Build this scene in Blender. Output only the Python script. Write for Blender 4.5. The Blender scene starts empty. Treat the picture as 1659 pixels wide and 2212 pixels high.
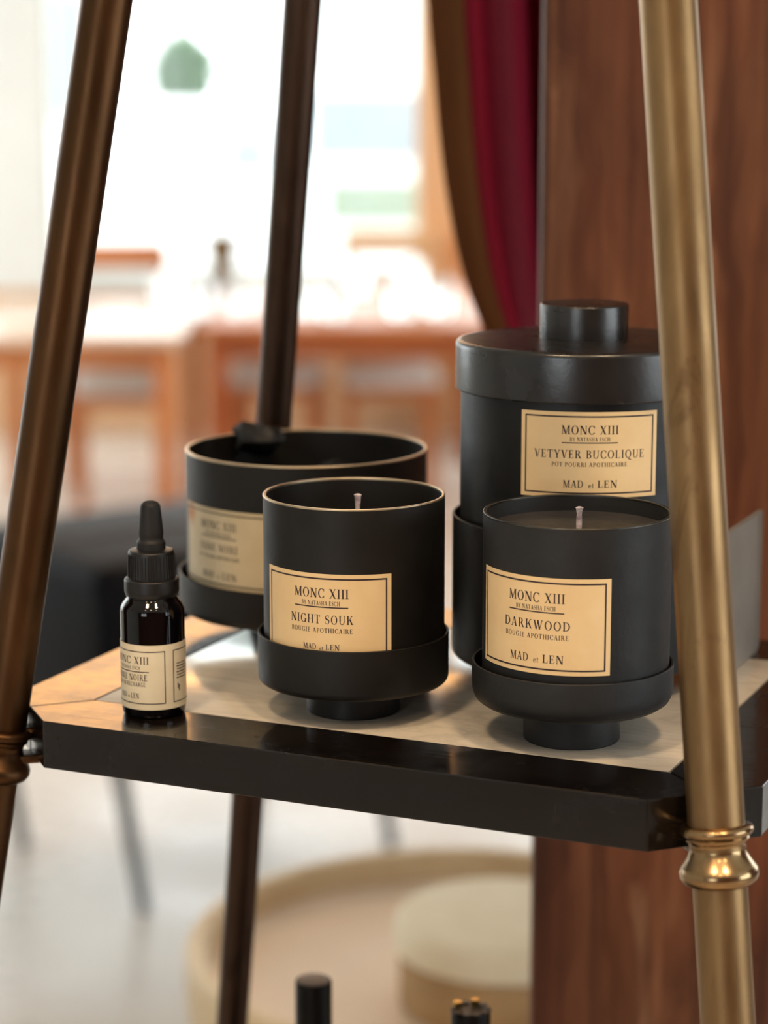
import bpy, bmesh, math, random
from mathutils import Vector, Matrix
random.seed(7)
scene = bpy.context.scene
C = scene.collection
R = math.radians
PI = math.pi

# ------------------------------------------------------------------ camera
ZC = 1.6                       # camera height
PITCH = 10.7
FPX = 4900.0                   # focal length in pixels of the 1659x2212 frame
cam_d = bpy.data.cameras.new('camera')
cam = bpy.data.objects.new('camera', cam_d); C.objects.link(cam)
cam_d.sensor_fit = 'VERTICAL'; cam_d.sensor_height = 36.0; cam_d.sensor_width = 27.0
cam_d.lens = FPX / 2212 * 36.0
cam.location = (0, 0, ZC)
cam.rotation_euler = (R(90 - PITCH), 0, 0)
cam_d.clip_start = 0.02; cam_d.clip_end = 200
cam_d.dof.use_dof = True
cam_d.dof.focus_distance = 0.955
cam_d.dof.aperture_fstop = cam_d.lens * 0.001 / 0.0135
scene.camera = cam

# ------------------------------------------------------------------ world and exposure
scene.view_settings.view_transform = 'Standard'
scene.view_settings.look = 'None'
scene.view_settings.gamma = 1.0
scene.view_settings.use_curve_mapping = False
scene.view_settings.exposure = 0.0
world = bpy.data.worlds.new('overcast_sky'); scene.world = world
world.use_nodes = True
bg = world.node_tree.nodes['Background']
bg.inputs['Color'].default_value = (0.90, 0.97, 1.0, 1)
bg.inputs['Strength'].default_value = 5.0
scene.cycles.max_bounces = 7; scene.cycles.diffuse_bounces = 4; scene.cycles.glossy_bounces = 3; scene.cycles.transmission_bounces = 3
scene.cycles.caustics_reflective = False; scene.cycles.caustics_refractive = False
scene.cycles.sample_clamp_indirect = 8.0
scene.cycles.adaptive_threshold = 0.02

def portal(name, loc, rot, sx, sy):
    l = bpy.data.lights.new(name, 'AREA'); l.shape = 'RECTANGLE'; l.size = sx; l.size_y = sy
    l.cycles.is_portal = True
    o = bpy.data.objects.new(name, l); o.location = loc; o.rotation_euler = rot; C.objects.link(o)

# ------------------------------------------------------------------ geometry helpers
CP, SP = math.cos(R(PITCH)), math.sin(R(PITCH))
def at(px, py, Y):
    """world point on the ray through a photo pixel at depth Y"""
    dx = (px - 829.5) / FPX; dy = (py - 1106) / FPX
    r = Vector((dx, CP - SP * dy, -SP - CP * dy))
    return Vector((0, 0, ZC)) + r * (Y / r.y)

def link(name, me, mat, parent):
    o = bpy.data.objects.new(name, me); C.objects.link(o)
    if mat is not None: me.materials.append(mat)
    if parent is not None: o.parent = parent
    return o

def mesh(name, V, F, mat, parent=None, smooth=None):
    me = bpy.data.meshes.new(name); me.from_pydata([tuple(v) for v in V], [], F); me.update()
    if smooth is not None:
        me.shade_smooth(); me.set_sharp_from_angle(angle=R(smooth))
    return link(name, me, mat, parent)

def from_bm(name, bm, mat, parent=None, smooth=None):
    bmesh.ops.recalc_face_normals(bm, faces=bm.faces)
    me = bpy.data.meshes.new(name); bm.to_mesh(me); bm.free()
    if smooth is not None:
        me.shade_smooth(); me.set_sharp_from_angle(angle=R(smooth))
    return link(name, me, mat, parent)

def lathe(name, prof, mat, parent=None, seg=96, smooth=32, off=(0, 0, 0), axis=None):
    """revolve (r, z) profile; axis=(origin, direction) revolves about a slanted line"""
    V = []; F = []
    if axis:
        o, d = Vector(axis[0]), Vector(axis[1]).normalized()
        q = d.to_track_quat('Z', 'Y')
    n = len(prof)
    for r, z in prof:
        for k in range(seg):
            a = 2 * PI * k / seg
            v = Vector((r * math.cos(a), r * math.sin(a), z))
            V.append((o + q @ v) if axis else (v + Vector(off)))
    for i in range(n - 1):
        for k in range(seg):
            k2 = (k + 1) % seg
            F.append((i * seg + k, i * seg + k2, (i + 1) * seg + k2, (i + 1) * seg + k))
    ring = prof[0] == prof[-1]
    if prof[0][0] > 1e-6 and not ring: F.append(tuple(range(seg - 1, -1, -1)))
    if prof[-1][0] > 1e-6 and not ring: F.append(tuple((n - 1) * seg + k for k in range(seg)))
    bm = bmesh.new()
    bv = [bm.verts.new(v) for v in V]
    for f in F:
        try: bm.faces.new([bv[i] for i in f])
        except ValueError: pass
    bmesh.ops.remove_doubles(bm, verts=bm.verts, dist=1e-7)
    return from_bm(name, bm, mat, parent, smooth)

def fillet(prof_pts, rad, n=5):
    """round the interior corners of a 2D polyline; rad: one radius per point"""
    out = []
    for i, p in enumerate(prof_pts):
        r = rad[i]
        if r <= 0 or i == 0 or i == len(prof_pts) - 1: out.append(p); continue
        a = Vector(prof_pts[i - 1]); b = Vector(p); c = Vector(prof_pts[i + 1])
        d1 = (a - b); d2 = (c - b); l = min(r, d1.length * .49, d2.length * .49)
        p1 = b + d1.normalized() * l; p2 = b + d2.normalized() * l
        for k in range(n + 1):
            t = k / n
            q = p1 * (1 - t) ** 2 + b * 2 * t * (1 - t) + p2 * t * t
            out.append((q.x, q.y))
    return out

def box(name, lo, hi, mat, parent=None, bev=0.0, seg=2, rot=None, piv=None):
    bm = bmesh.new()
    bmesh.ops.create_cube(bm, size=1)
    s = [hi[i] - lo[i] for i in range(3)]; c = [(hi[i] + lo[i]) / 2 for i in range(3)]
    for v in bm.verts: v.co = Vector((v.co[i] * s[i] + c[i] for i in range(3)))
    if bev > 0: bmesh.ops.bevel(bm, geom=bm.edges[:], offset=bev, segments=seg, affect='EDGES', profile=.5)
    if rot is not None:
        bmesh.ops.rotate(bm, verts=bm.verts, cent=Vector(piv or c), matrix=rot)
    return from_bm(name, bm, mat, parent, 35 if bev > 0 else None)

def prism(name, poly, z0, z1, mat, parent=None, bev=0.0):
    bm = bmesh.new()
    a = [bm.verts.new((x, y, z0)) for x, y in poly]; b = [bm.verts.new((x, y, z1)) for x, y in poly]
    n = len(poly)
    bm.faces.new(a[::-1]); bm.faces.new(b)
    for i in range(n): bm.faces.new((a[i], a[(i + 1) % n], b[(i + 1) % n], b[i]))
    if bev > 0: bmesh.ops.bevel(bm, geom=bm.edges[:], offset=bev, segments=2, affect='EDGES', profile=.5)
    return from_bm(name, bm, mat, parent, 35 if bev > 0 else None)

def bar(name, p, q, r, mat, parent=None, seg=12, r2=None):
    p, q = Vector(p), Vector(q); L = (q - p).length
    return lathe(name, [(r, 0), (r if r2 is None else r2, L)], mat, parent, seg, 40, axis=(p, q - p))

def empty(name, loc, rz=0.0):
    o = bpy.data.objects.new(name, None); C.objects.link(o); o.location = loc; o.rotation_euler = (0, 0, rz)
    o.empty_display_size = .05
    return o

def tag(o, label, cat, group=None):
    o['label'] = label; o['category'] = cat
    if group: o['group'] = group
    return o

def structure(o, label=None, cat=None):
    o['kind'] = 'structure'
    if label: o['label'] = label
    if cat: o['category'] = cat
    return o

def copy_tree(o, parent=None):
    c = o.copy(); C.objects.link(c); c.parent = parent
    for ch in list(o.children): copy_tree(ch, c)
    return c

# ------------------------------------------------------------------ material helpers
def S(r, g, b):
    f = lambda v: (v / 255 / 12.92) if v / 255 <= .04045 else ((v / 255 + .055) / 1.055) ** 2.4
    return (f(r), f(g), f(b), 1)

class M:
    def __init__(s, name, color=(.5, .5, .5, 1), rough=.5, metal=0.0, spec=.5, coat=0.0, coat_rough=.05):
        s.m = bpy.data.materials.new(name); s.m.use_nodes = True
        s.t = s.m.node_tree; s.n = s.t.nodes; s.p = s.n['Principled BSDF']
        s.p.inputs['Base Color'].default_value = color
        s.p.inputs['Roughness'].default_value = rough
        s.p.inputs['Metallic'].default_value = metal
        s.p.inputs['Specular IOR Level'].default_value = spec
        s.p.inputs['Coat Weight'].default_value = coat
        s.p.inputs['Coat Roughness'].default_value = coat_rough
        s.coord = None
    def node(s, t, **kw):
        n = s.n.new(t)
        for k, v in kw.items():
            if k in n.inputs: n.inputs[k].default_value = v
            else: setattr(n, k, v)
        return n
    def co(s, scale=(1, 1, 1), loc=(0, 0, 0), rot=(0, 0, 0)):
        if s.coord is None: s.coord = s.n.new('ShaderNodeTexCoord')
        mp = s.n.new('ShaderNodeMapping')
        mp.inputs['Scale'].default_value = scale; mp.inputs['Location'].default_value = loc; mp.inputs['Rotation'].default_value = rot
        s.t.links.new(s.coord.outputs['Object'], mp.inputs['Vector'])
        return mp.outputs[0]
    def noise(s, vec, scale=5, detail=4, rough=.55, dist=0.0):
        n = s.node('ShaderNodeTexNoise', Scale=scale, Detail=detail, Roughness=rough, Distortion=dist)
        s.t.links.new(vec, n.inputs['Vector'])
        return n.outputs['Fac']
    def ramp(s, fac, stops, interp='LINEAR'):
        r = s.n.new('ShaderNodeValToRGB'); cr = r.color_ramp; cr.interpolation = interp
        while len(cr.elements) < len(stops): cr.elements.new(.5)
        for e, (p, c) in zip(cr.elements, stops): e.position = p; e.color = c
        s.t.links.new(fac, r.inputs['Fac'])
        return r.outputs['Color']
    def mix(s, fac, a, b, mode='MIX'):
        n = s.n.new('ShaderNodeMix'); n.data_type = 'RGBA'; n.blend_type = mode
        for i, v in ((0, fac), (6, a), (7, b)):
            if hasattr(v, 'links'): s.t.links.new(v, n.inputs[i])
            else: n.inputs[i].default_value = v
        return n.outputs[2]
    def set(s, name, sock):
        s.t.links.new(sock, s.p.inputs[name]); return s
    def bump(s, h, strength=.3, dist=.001):
        b = s.node('ShaderNodeBump', Strength=strength, Distance=dist)
        s.t.links.new(h, b.inputs['Height']); s.t.links.new(b.outputs[0], s.p.inputs['Normal'])
        return s
    def grey(s, fac, a, b):
        return s.ramp(fac, [(a[0], (a[1],) * 3 + (1,)), (b[0], (b[1],) * 3 + (1,))])

def patina(name, c1, c2, rough=(.42, .62), metal=0.0, spec=.5, bump=.25, scale=60):
    m = M(name, c1, .5, metal, spec)
    v = m.co()
    n = m.noise(v, scale * .5, 5, .6)
    m.set('Base Color', m.ramp(n, [(.35, c1), (.7, c2)]))
    m.set('Roughness', m.grey(m.noise(v, scale * .7, 4), (.3, rough[0]), (.7, rough[1])))
    m.bump(m.noise(v, scale * 4, 5, .6), bump, .0006)
    return m.m

mat_black = patina('blackened_steel_warm', S(17, 15, 14), S(26, 24, 22), (.42, .58), 0, .38, .18)
mat_black_cool = patina('blackened_steel_cool', S(27, 28, 29), S(38, 38, 39), (.44, .6), 0, .42, .35, 45)
mat_pot = patina('blackened_steel_deep', S(11, 11, 12), S(20, 20, 21), (.38, .52), 0, .38, .2)
mat_lid = patina('blackened_steel_polished', S(18, 17, 18), S(28, 26, 26), (.24, .36), 0, .75, .15)
mat_rim = patina('steel_rim_reflection', S(222, 206, 176), S(176, 160, 134), (.3, .45), 1.0, .5, .1)  # bright cream is background light reflected on the rim, put into the colour
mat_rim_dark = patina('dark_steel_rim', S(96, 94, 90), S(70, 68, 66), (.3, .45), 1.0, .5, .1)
mat_wax = patina('black_candle_wax', S(44, 42, 42), S(62, 60, 60), (.4, .6), 0, .5, .5, 90)
mat_ink = M('dark_plum_ink', S(52, 34, 40), .6).m
mat_rock = patina('black_lava_rock', S(7, 7, 8), S(18, 18, 20), (.4, .6), 0, .4, .6, 90)

def paper(name, base, edge, stain=None):
    m = M(name, base, .55, 0, .35)
    v = m.co()
    n = m.noise(v, 45, 5, .6)
    col = m.ramp(n, [(.3, base), (.75, edge)])
    if stain is not None:
        pos, rad, c = stain
        d = m.node('ShaderNodeVectorMath', operation='DISTANCE'); m.t.links.new(m.co(), d.inputs[0]); d.inputs[1].default_value = pos
        dn = m.node('ShaderNodeMath', operation='ADD'); m.t.links.new(d.outputs['Value'], dn.inputs[0])
        sc = m.node('ShaderNodeMath', operation='MULTIPLY'); m.t.links.new(m.noise(m.co(), 220, 4), sc.inputs[0]); sc.inputs[1].default_value = rad
        m.t.links.new(sc.outputs[0], dn.inputs[1])
        f = m.grey(dn.outputs[0], (rad * .75, 1), (rad * 1.25, 0))
        col = m.mix(f, col, c)
    m.set('Base Color', col)
    m.bump(m.noise(v, 500, 3), .08, .0004)
    return m.m
mat_paper = paper('cream_label_paper', S(242, 214, 166), S(232, 200, 150))
mat_paper_b = paper('pale_label_paper', S(236, 224, 196), S(222, 208, 178))

def brass(name, c1, c2, c3, rough=(.22, .42), stain=.5):
    m = M(name, c1, .3, 1.0)
    v = m.co((1, 1, .22)); v2 = m.co()
    n = m.noise(v, 40, 6, .65, .6)
    col = m.ramp(n, [(.3, c1), (.55, c2), (.8, c1)])
    blot = m.noise(m.co((1, 1, .35), (3, 1, 2)), 26, 5, .7, 1.2)
    col = m.mix(m.grey(blot, (.60, 0), (.68, stain)), col, c3)
    m.set('Base Color', col)
    m.set('Roughness', m.grey(m.noise(v, 60, 5), (.3, rough[0]), (.7, rough[1])))
    m.bump(m.noise(v2, 300, 4), .05, .0004)
    return m.m
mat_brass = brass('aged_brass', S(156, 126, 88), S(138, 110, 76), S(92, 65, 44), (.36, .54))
mat_brass_dark = brass('tarnished_shaded_brass', S(98, 68, 44), S(82, 58, 38), S(40, 28, 20), (.32, .5), .9)  # dark tone holds the front left leg's backlit shade; blots are tarnish
mat_brass_rear = brass('dark_brass', S(84, 66, 55), S(72, 56, 47), S(50, 38, 32), (.36, .55), .6)  # rear left leg, a darker tone of the same brass
mat_collar = brass('polished_brass_collar', S(172, 144, 106), S(152, 124, 90), S(120, 90, 60), (.18, .32))

def lacquer():
    m = M('black_lacquered_wood', S(16, 13, 12), .2, 0, .4, .25, .06)
    v = m.co((3, 160, 60))
    g = m.noise(v, 1.0, 4, .6, .3)
    m.set('Base Color', m.ramp(g, [(.35, S(9, 7, 7)), (.7, S(22, 16, 13))]))
    m.set('Roughness', m.grey(m.noise(m.co(), 60, 4), (.35, .16), (.7, .3)))
    m.bump(g, .22, .0005)
    return m.m
mat_lacquer = lacquer()

def marble():
    m = M('pale_grey_marble', S(200, 194, 186), .12, 0, .55)
    v = m.co((1, 1.6, 1), (0, 0, 0), (0, 0, .5))
    a = m.noise(v, 9, 8, .62, 1.6)
    b = m.noise(m.co((1.2, 3.0, 1), (2, 4, 0), (0, 0, .35)), 7, 7, .6, 2.2)
    col = m.ramp(a, [(.3, S(188, 178, 164)), (.55, S(203, 194, 180)), (.8, S(214, 206, 194))])
    vein = m.ramp(b, [(.46, (0, 0, 0, 1)), (.5, (.28, .28, .28, 1)), (.56, (0, 0, 0, 1))])
    col = m.mix(vein, col, S(150, 140, 130))
    smudge = m.noise(m.co((14, 50, 1), (1, 3, 0), (0, 0, .15)), 1.0, 4, .6, .8)
    col = m.mix(m.grey(smudge, (.66, 0), (.78, .3)), col, S(150, 134, 118))
    m.set('Base Color', col)
    return m.m
mat_marble = marble()

def timber():
    m = M('old_reddish_timber', S(92, 56, 38), .6, 0, .3)
    v = m.co((16, 16, 1.1))
    warp = m.noise(m.co((5, 5, 1.6)), 1.6, 4, .6)
    wv = m.node('ShaderNodeVectorMath', operation='MULTIPLY_ADD')
    cmb = m.n.new('ShaderNodeCombineXYZ'); m.t.links.new(warp, cmb.inputs[0])
    m.t.links.new(cmb.outputs[0], wv.inputs[0]); wv.inputs[1].default_value = (2.6, 2.6, 0); m.t.links.new(v, wv.inputs[2])
    g1 = m.noise(wv.outputs[0], 1.7, 6, .62, .9)
    g2 = m.noise(m.co((110, 110, 2.2)), 1.0, 4, .6)
    col = m.ramp(g1, [(.30, S(68, 35, 22)), (.44, S(101, 59, 38)), (.56, S(126, 79, 52)), (.74, S(160, 110, 78))])
    g3 = m.noise(m.co((44, 44, 1.0), (3, 3, 0)), 1.0, 5, .65, .7)
    col = m.mix(m.grey(g3, (.50, .0), (.66, .75)), col, S(62, 32, 22))
    col = m.mix(m.grey(g2, (.45, .0), (.75, .6)), col, S(66, 34, 24))
    big = m.noise(m.co((2.2, 2.2, .9), (4, 0, 1)), 2.0, 3)
    col = m.mix(m.grey(big, (.5, 0), (.7, .55)), col, S(140, 72, 40))
    pale = m.noise(m.co((14, 14, 4.0), (1, 7, 3)), 1.2, 3, .5, .6)
    col = m.mix(m.grey(pale, (.66, 0), (.74, .55)), col, S(170, 130, 100))
    m.set('Base Color', col)
    m.bump(g2, .5, .002)
    return m.m
mat_timber = timber()

def plain(name, c1, c2=None, rough=.5, scale=8, spec=.5, metal=0.0, bump=0.0):
    m = M(name, c1, rough, metal, spec)
    n = m.noise(m.co(), scale, 4)
    m.set('Base Color', m.ramp(n, [(.35, c1), (.7, c2 or c1)]))
    if bump: m.bump(m.noise(m.co(), scale * 8, 4), bump, .002)
    return m.m
def woodmat(name, c1, c2, rough=.35, sc=(3, 40, 40)):
    m = M(name, c1, rough)
    m.set('Base Color', m.ramp(m.noise(m.co(sc), 1.0, 4, .6, .5), [(.35, c1), (.7, c2)]))
    return m.m
mat_orange = woodmat('orange_stained_wood', S(184, 108, 56), S(206, 132, 76))
mat_dorange = woodmat('deep_orange_wood', S(150, 70, 24), S(176, 92, 36))
mat_tan = woodmat('light_tan_wood', S(206, 160, 112), S(222, 180, 134))
mat_table = woodmat('varnished_tabletop_reflection', S(222, 194, 170), S(230, 206, 186), .2)  # whitish window reflection is put into the tabletop colour
mat_white = plain('white_ceramic', S(238, 236, 230), S(228, 226, 222), .25, 20)
mat_pad = plain('off_white_cushion_fabric', S(226, 222, 216), S(210, 206, 200), .85, 30)
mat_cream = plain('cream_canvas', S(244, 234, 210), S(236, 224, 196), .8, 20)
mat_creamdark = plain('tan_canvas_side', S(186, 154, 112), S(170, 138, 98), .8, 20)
mat_wicker = woodmat('pale_tan_wood_tray', S(224, 204, 168), S(208, 182, 140), .5, (12, 12, 12))
mat_trayin = plain('pinkish_beige_tray_lining', S(234, 214, 194), S(226, 206, 184), .5, 6)
mat_leather = plain('black_leather', S(8, 7, 11), S(12, 11, 15), .6, 40, .12, 0, .1)
mat_leather_top = mat_leather
mat_steel = plain('grey_steel_leg', S(120, 124, 124), S(104, 108, 108), .45, 10, .5, .3)
mat_grey = plain('metal_grey_reflection', S(140, 136, 130), S(128, 124, 118), .45, 40, .5, .15)  # grey that the plate reflects is put into its colour
mat_bulb = plain('black_rubber', S(24, 23, 24), S(30, 29, 30), .6, 60, .4)
mat_cap = plain('black_plastic_cap', S(16, 16, 17), S(20, 20, 21), .42, 60, .5)
mat_glass = M('near_black_violet_glass', S(5, 3, 5), .05, 0, .45, 0, .02).m
mat_olive = plain('olive_brown_ceramic', S(98, 76, 30), S(112, 88, 38), .5, 10)
mat_blackcap = plain('black_glossy_cap', S(6, 4, 4), S(9, 7, 7), .35, 30, .2)
mat_glint = plain('gold_glint', S(214, 176, 96), S(190, 150, 76), .2, 20, .5, 1.0)  # colours two studs as the yellow glints on the cap
mat_wick = M('waxed_cotton_wick', S(196, 178, 182), .6)
mat_wick.set('Base Color', mat_wick.ramp(mat_wick.noise(mat_wick.co(), 400, 3), [(.35, S(160, 140, 150)), (.65, S(224, 210, 212))]))
mat_wick = mat_wick.m

def velvet(name, c1, c2, sheen):
    m = M(name, c1, .9, 0, .2)
    m.p.inputs['Sheen Weight'].default_value = .08; m.p.inputs['Sheen Tint'].default_value = sheen
    m.set('Base Color', m.ramp(m.noise(m.co((30, 30, 3)), 1.0, 3), [(.35, c1), (.7, c2)]))
    return m.m
mat_velvet = velvet('burgundy_velvet', S(132, 14, 42), S(150, 24, 52), S(200, 80, 90))
mat_trim = velvet('brown_curtain_border', S(132, 94, 60), S(148, 106, 68), S(150, 120, 80))

def floor_mat():
    m = M('pale_polished_floor', S(198, 184, 168), .28, 0, .5)
    a = m.noise(m.co(), 1.3, 5, .6)
    m.set('Base Color', m.ramp(a, [(.35, S(198, 185, 171)), (.7, S(214, 205, 195))]))
    m.set('Roughness', m.grey(m.noise(m.co(), 3, 4), (.3, .22), (.7, .36)))
    return m.m
mat_floor = floor_mat()
mat_wall = plain('white_plaster', S(228, 230, 226), S(220, 222, 218), .8, 3)
mat_darkwall = plain('brown_timber_wall', S(120, 84, 58), S(104, 70, 48), .7, 3)
mat_wains = woodmat('tan_wood_wainscot', S(216, 178, 140), S(204, 162, 122), .5, (6, 6, 1))
mat_frame = plain('pale_window_frame', S(224, 228, 224), S(214, 220, 214), .5, 5)
mat_peach = woodmat('peach_wood_frame', S(224, 176, 132), S(208, 158, 112), .5, (6, 6, 1))
def pane_mat():
    m = bpy.data.materials.new('clear_window_glass'); m.use_nodes = True
    t = m.node_tree; n = t.nodes; n.clear()
    o = n.new('ShaderNodeOutputMaterial'); mx = n.new('ShaderNodeMixShader'); tr = n.new('ShaderNodeBsdfTransparent'); gl = n.new('ShaderNodeBsdfGlossy')
    gl.inputs['Roughness'].default_value = .02; mx.inputs[0].default_value = .05
    t.links.new(tr.outputs[0], mx.inputs[1]); t.links.new(gl.outputs[0], mx.inputs[2]); t.links.new(mx.outputs[0], o.inputs[0])
    return m
mat_pane = pane_mat()
def emit_mat(name, col, s):
    m = M(name, col, .8); m.p.inputs['Emission Color'].default_value = col; m.p.inputs['Emission Strength'].default_value = s
    return m.m
mat_shade = emit_mat('warm_glowing_linen_shade', (1.0, .50, .18, 1), 4.2)

# ------------------------------------------------------------------ the room
X0, X1, Y0, Y1, ZH = -4.0, 4.5, -3.0, 10.5, 3.2
structure(box('floor', (X0 - .2, Y0 - .2, -.1), (X1 + .2, Y1 + .2, 0), mat_floor))
structure(box('ceiling', (X0 - .2, Y0 - .2, ZH), (X1 + .2, Y1 + .2, ZH + .1), mat_wall))

def wall_with_windows(name, axis, pos, a0, a1, wins, mat, low_mat=None, low_h=0.0):
    """wall as parts around rectangular openings. axis 'x': wall plane x=pos spanning y"""
    e = structure(empty(name, (0, 0, 0)))
    th = .15
    def piece(u0, u1, z0, z1, nm='wall_panel', mt=None):
        if u1 - u0 < 1e-4 or z1 - z0 < 1e-4: return
        mt = mt or mat
        if axis == 'y': lo, hi = (u0, pos, z0), (u1, pos + th, z1)
        else: lo, hi = (pos, u0, z0), (pos + th, u1, z1)
        box(nm, lo, hi, mt, e)
    cuts = sorted(wins)
    u = a0
    for (w0, w1, z0, z1) in cuts:
        segs = [(u, w0)]
        piece(u, w0, low_h, ZH)
        if low_h: piece(u, w0, 0, low_h, 'wainscot_panel', low_mat)
        piece(w0, w1, z1, ZH)
        if low_h: piece(w0, w1, 0, min(low_h, z0), 'wainscot_panel', low_mat); piece(w0, w1, low_h, z0)
        else: piece(w0, w1, 0, z0)
        u = w1
    piece(u, a1, low_h, ZH)
    if low_h: piece(u, a1, 0, low_h, 'wainscot_panel', low_mat)
    return e

nwin = [0]
def window(axis, pos, u0, u1, z0, z1, nv, mat_f, fr=.05):
    nwin[0] += 1
    e = structure(empty('window_%d' % nwin[0], (0, 0, 0)))
    def b(nm, ua, ub, za, zb, d0, d1, mt):
        if axis == 'y': box(nm, (ua, pos + d0, za), (ub, pos + d1, zb), mt, e)
        else: box(nm, (pos + d0, ua, za), (pos + d1, ub, zb), mt, e)
    b('frame_rail', u0, u1, z0, z0 + fr, .04, .11, mat_f); b('frame_rail', u0, u1, z1 - fr, z1, .04, .11, mat_f)
    w = (u1 - u0) / nv
    for k in range(nv + 1):
        c = u0 + w * k
        b('mullion', max(u0, c - fr / 2), min(u1, c + fr / 2), z0 + fr, z1 - fr, .04, .11, mat_f)
    for k in range(nv):
        b('pane', u0 + w * k + fr / 2, u0 + w * (k + 1) - fr / 2, z0 + fr, z1 - fr, .07, .076, mat_pane)
    b('window_sill', u0, u1, z0 - .03, z0, -.12, .04, mat_f)
    return e

W_BACK = [(-3.7, -1.95, .70, 2.9), (-1.55, .17, .70, 2.9), (.34, 3.4, .70, 2.9)]
W_LEFT = [(4.2, 9.9, .7, 3.0)]  # unseen window added so daylight reaches the dining tables
W_RIGHT = [(-2.4, .8, .6, 2.9), (4.5, 9.8, .7, 3.0)]  # second opening is unseen, added to light the dining area
W_FRONT = [(-2.8, -1.2, .9, 2.5)]
wall_with_windows('wall_back', 'y', Y1, X0, X1, W_BACK, mat_wall, mat_wains, .66)
wall_with_windows('wall_front', 'y', Y0 - .15, X0, X1, W_FRONT, mat_darkwall)
wall_with_windows('wall_left', 'x', X0 - .15, Y0, Y1, W_LEFT, mat_wall)
structure(box('trim_1', (.155, Y1 - .03, 0), (.36, Y1 + .001, ZH), mat_peach), 'peach wooden upright between the back windows', 'trim')
wall_with_windows('wall_right', 'x', X1, Y0, Y1, W_RIGHT, mat_darkwall)
window('y', Y1, *W_BACK[0], 2, mat_frame); window('y', Y1, *W_BACK[1], 1, mat_frame, .06); window('y', Y1, *W_BACK[2], 3, mat_frame)
window('x', X1, *W_RIGHT[0], 3, mat_frame); window('x', X1, *W_RIGHT[1], 4, mat_frame); window('x', X0 - .15, *W_LEFT[0], 4, mat_frame); window('y', Y0 - .15, *W_FRONT[0], 2, mat_frame)
for (a, b_, z0, z1) in W_BACK: portal('daylight_portal', ((a + b_) / 2, Y1 - .02, (z0 + z1) / 2), (R(90), 0, PI), b_ - a, z1 - z0)
for (a, b_, z0, z1) in W_RIGHT: portal('daylight_portal', (X1 - .02, (a + b_) / 2, (z0 + z1) / 2), (0, R(-90), 0), z1 - z0, b_ - a)
for (a, b_, z0, z1) in W_LEFT: portal('daylight_portal', (X0 + .02, (a + b_) / 2, (z0 + z1) / 2), (0, R(90), 0), z1 - z0, b_ - a)
for (a, b_, z0, z1) in W_FRONT: portal('daylight_portal', ((a + b_) / 2, Y0 + .02, (z0 + z1) / 2), (R(90), 0, 0), b_ - a, z1 - z0)

structure(box('wall_light_block', (.30, 1.86, 0), (.72, 2.0, ZH), mat_darkwall), 'short brown partition added unseen behind the post to block light', 'wall')  # unseen partition added to keep rear window light off curtain and stand

# ------------------------------------------------------------------ timber post
def make_post():
    piv = at(1145, 2000, 1.33); piv.z = 0
    e = empty('timber_post', piv, R(-7))
    tag(e, 'thick old reddish brown timber post rising behind the lidded pot', 'post')
    # two squared baulks bolted side by side
    box('baulk', (0, 0, 0), (.17, .17, ZH), mat_timber, e, .006)
    box('baulk', (.172, .012, 0), (.36, .18, ZH), mat_timber, e, .006)
    return e
make_post()

# ------------------------------------------------------------------ the etagere (two-tier brass-legged stand)
ZT = ZC - .2756                # top of the marble shelf
OX, OY = -.13151, .99807       # front-left marble corner
TR = R(-23.8)
ux = Vector((math.cos(TR), math.sin(TR), 0)); uy = Vector((-math.sin(TR), math.cos(TR), 0))
def T(x, y, z=0.0): return Vector((OX, OY, ZT + z)) + ux * x + uy * y
W, D, FR_ = .271, .195, .0395
TH = .0215
stand = tag(empty('etagere', (OX, OY, 0), TR), 'tall stand with splayed brass legs and black framed marble shelf', 'stand')
def rail(name, poly): 
    o = prism(name, poly, ZT - TH, ZT, mat_lacquer, stand, .0006); o.data.shade_flat(); return o
c0 = .003; mid = (FR_ + c0) / 2
g_ = .00025
rail('shelf_rail', [(0, -g_), (W, -g_), (W + mid, -mid), (W + c0, -FR_), (-c0, -FR_), (-mid, -mid)])
rail('shelf_rail', [(0, D + g_), (-mid, D + mid), (-c0, D + FR_), (W + c0, D + FR_), (W + mid, D + mid), (W, D + g_)])
rail('shelf_rail', [(-g_, 0), (-g_, D), (-mid - g_, D + mid), (-FR_, D + c0), (-FR_, -c0), (-mid - g_, -mid)])
rail('shelf_rail', [(W + g_, 0), (W + mid + g_, -mid), (W + FR_, -c0), (W + FR_, D + c0), (W + mid + g_, D + mid), (W + g_, D)])
o = prism('marble_panel', [(g_, g_), (W - g_, g_), (W - g_, D - g_), (g_, D - g_)], ZT - TH + .002, ZT, mat_marble, stand, .0004)
o['label'] = 'polished pale grey marble panel'
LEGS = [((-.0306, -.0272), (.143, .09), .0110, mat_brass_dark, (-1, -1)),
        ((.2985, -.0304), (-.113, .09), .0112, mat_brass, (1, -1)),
        ((-.0306, .2285), (.130, -.09), .0096, mat_brass_rear, (-1, 1)),
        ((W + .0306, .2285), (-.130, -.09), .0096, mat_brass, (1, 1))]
ZTOP = .93
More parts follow.
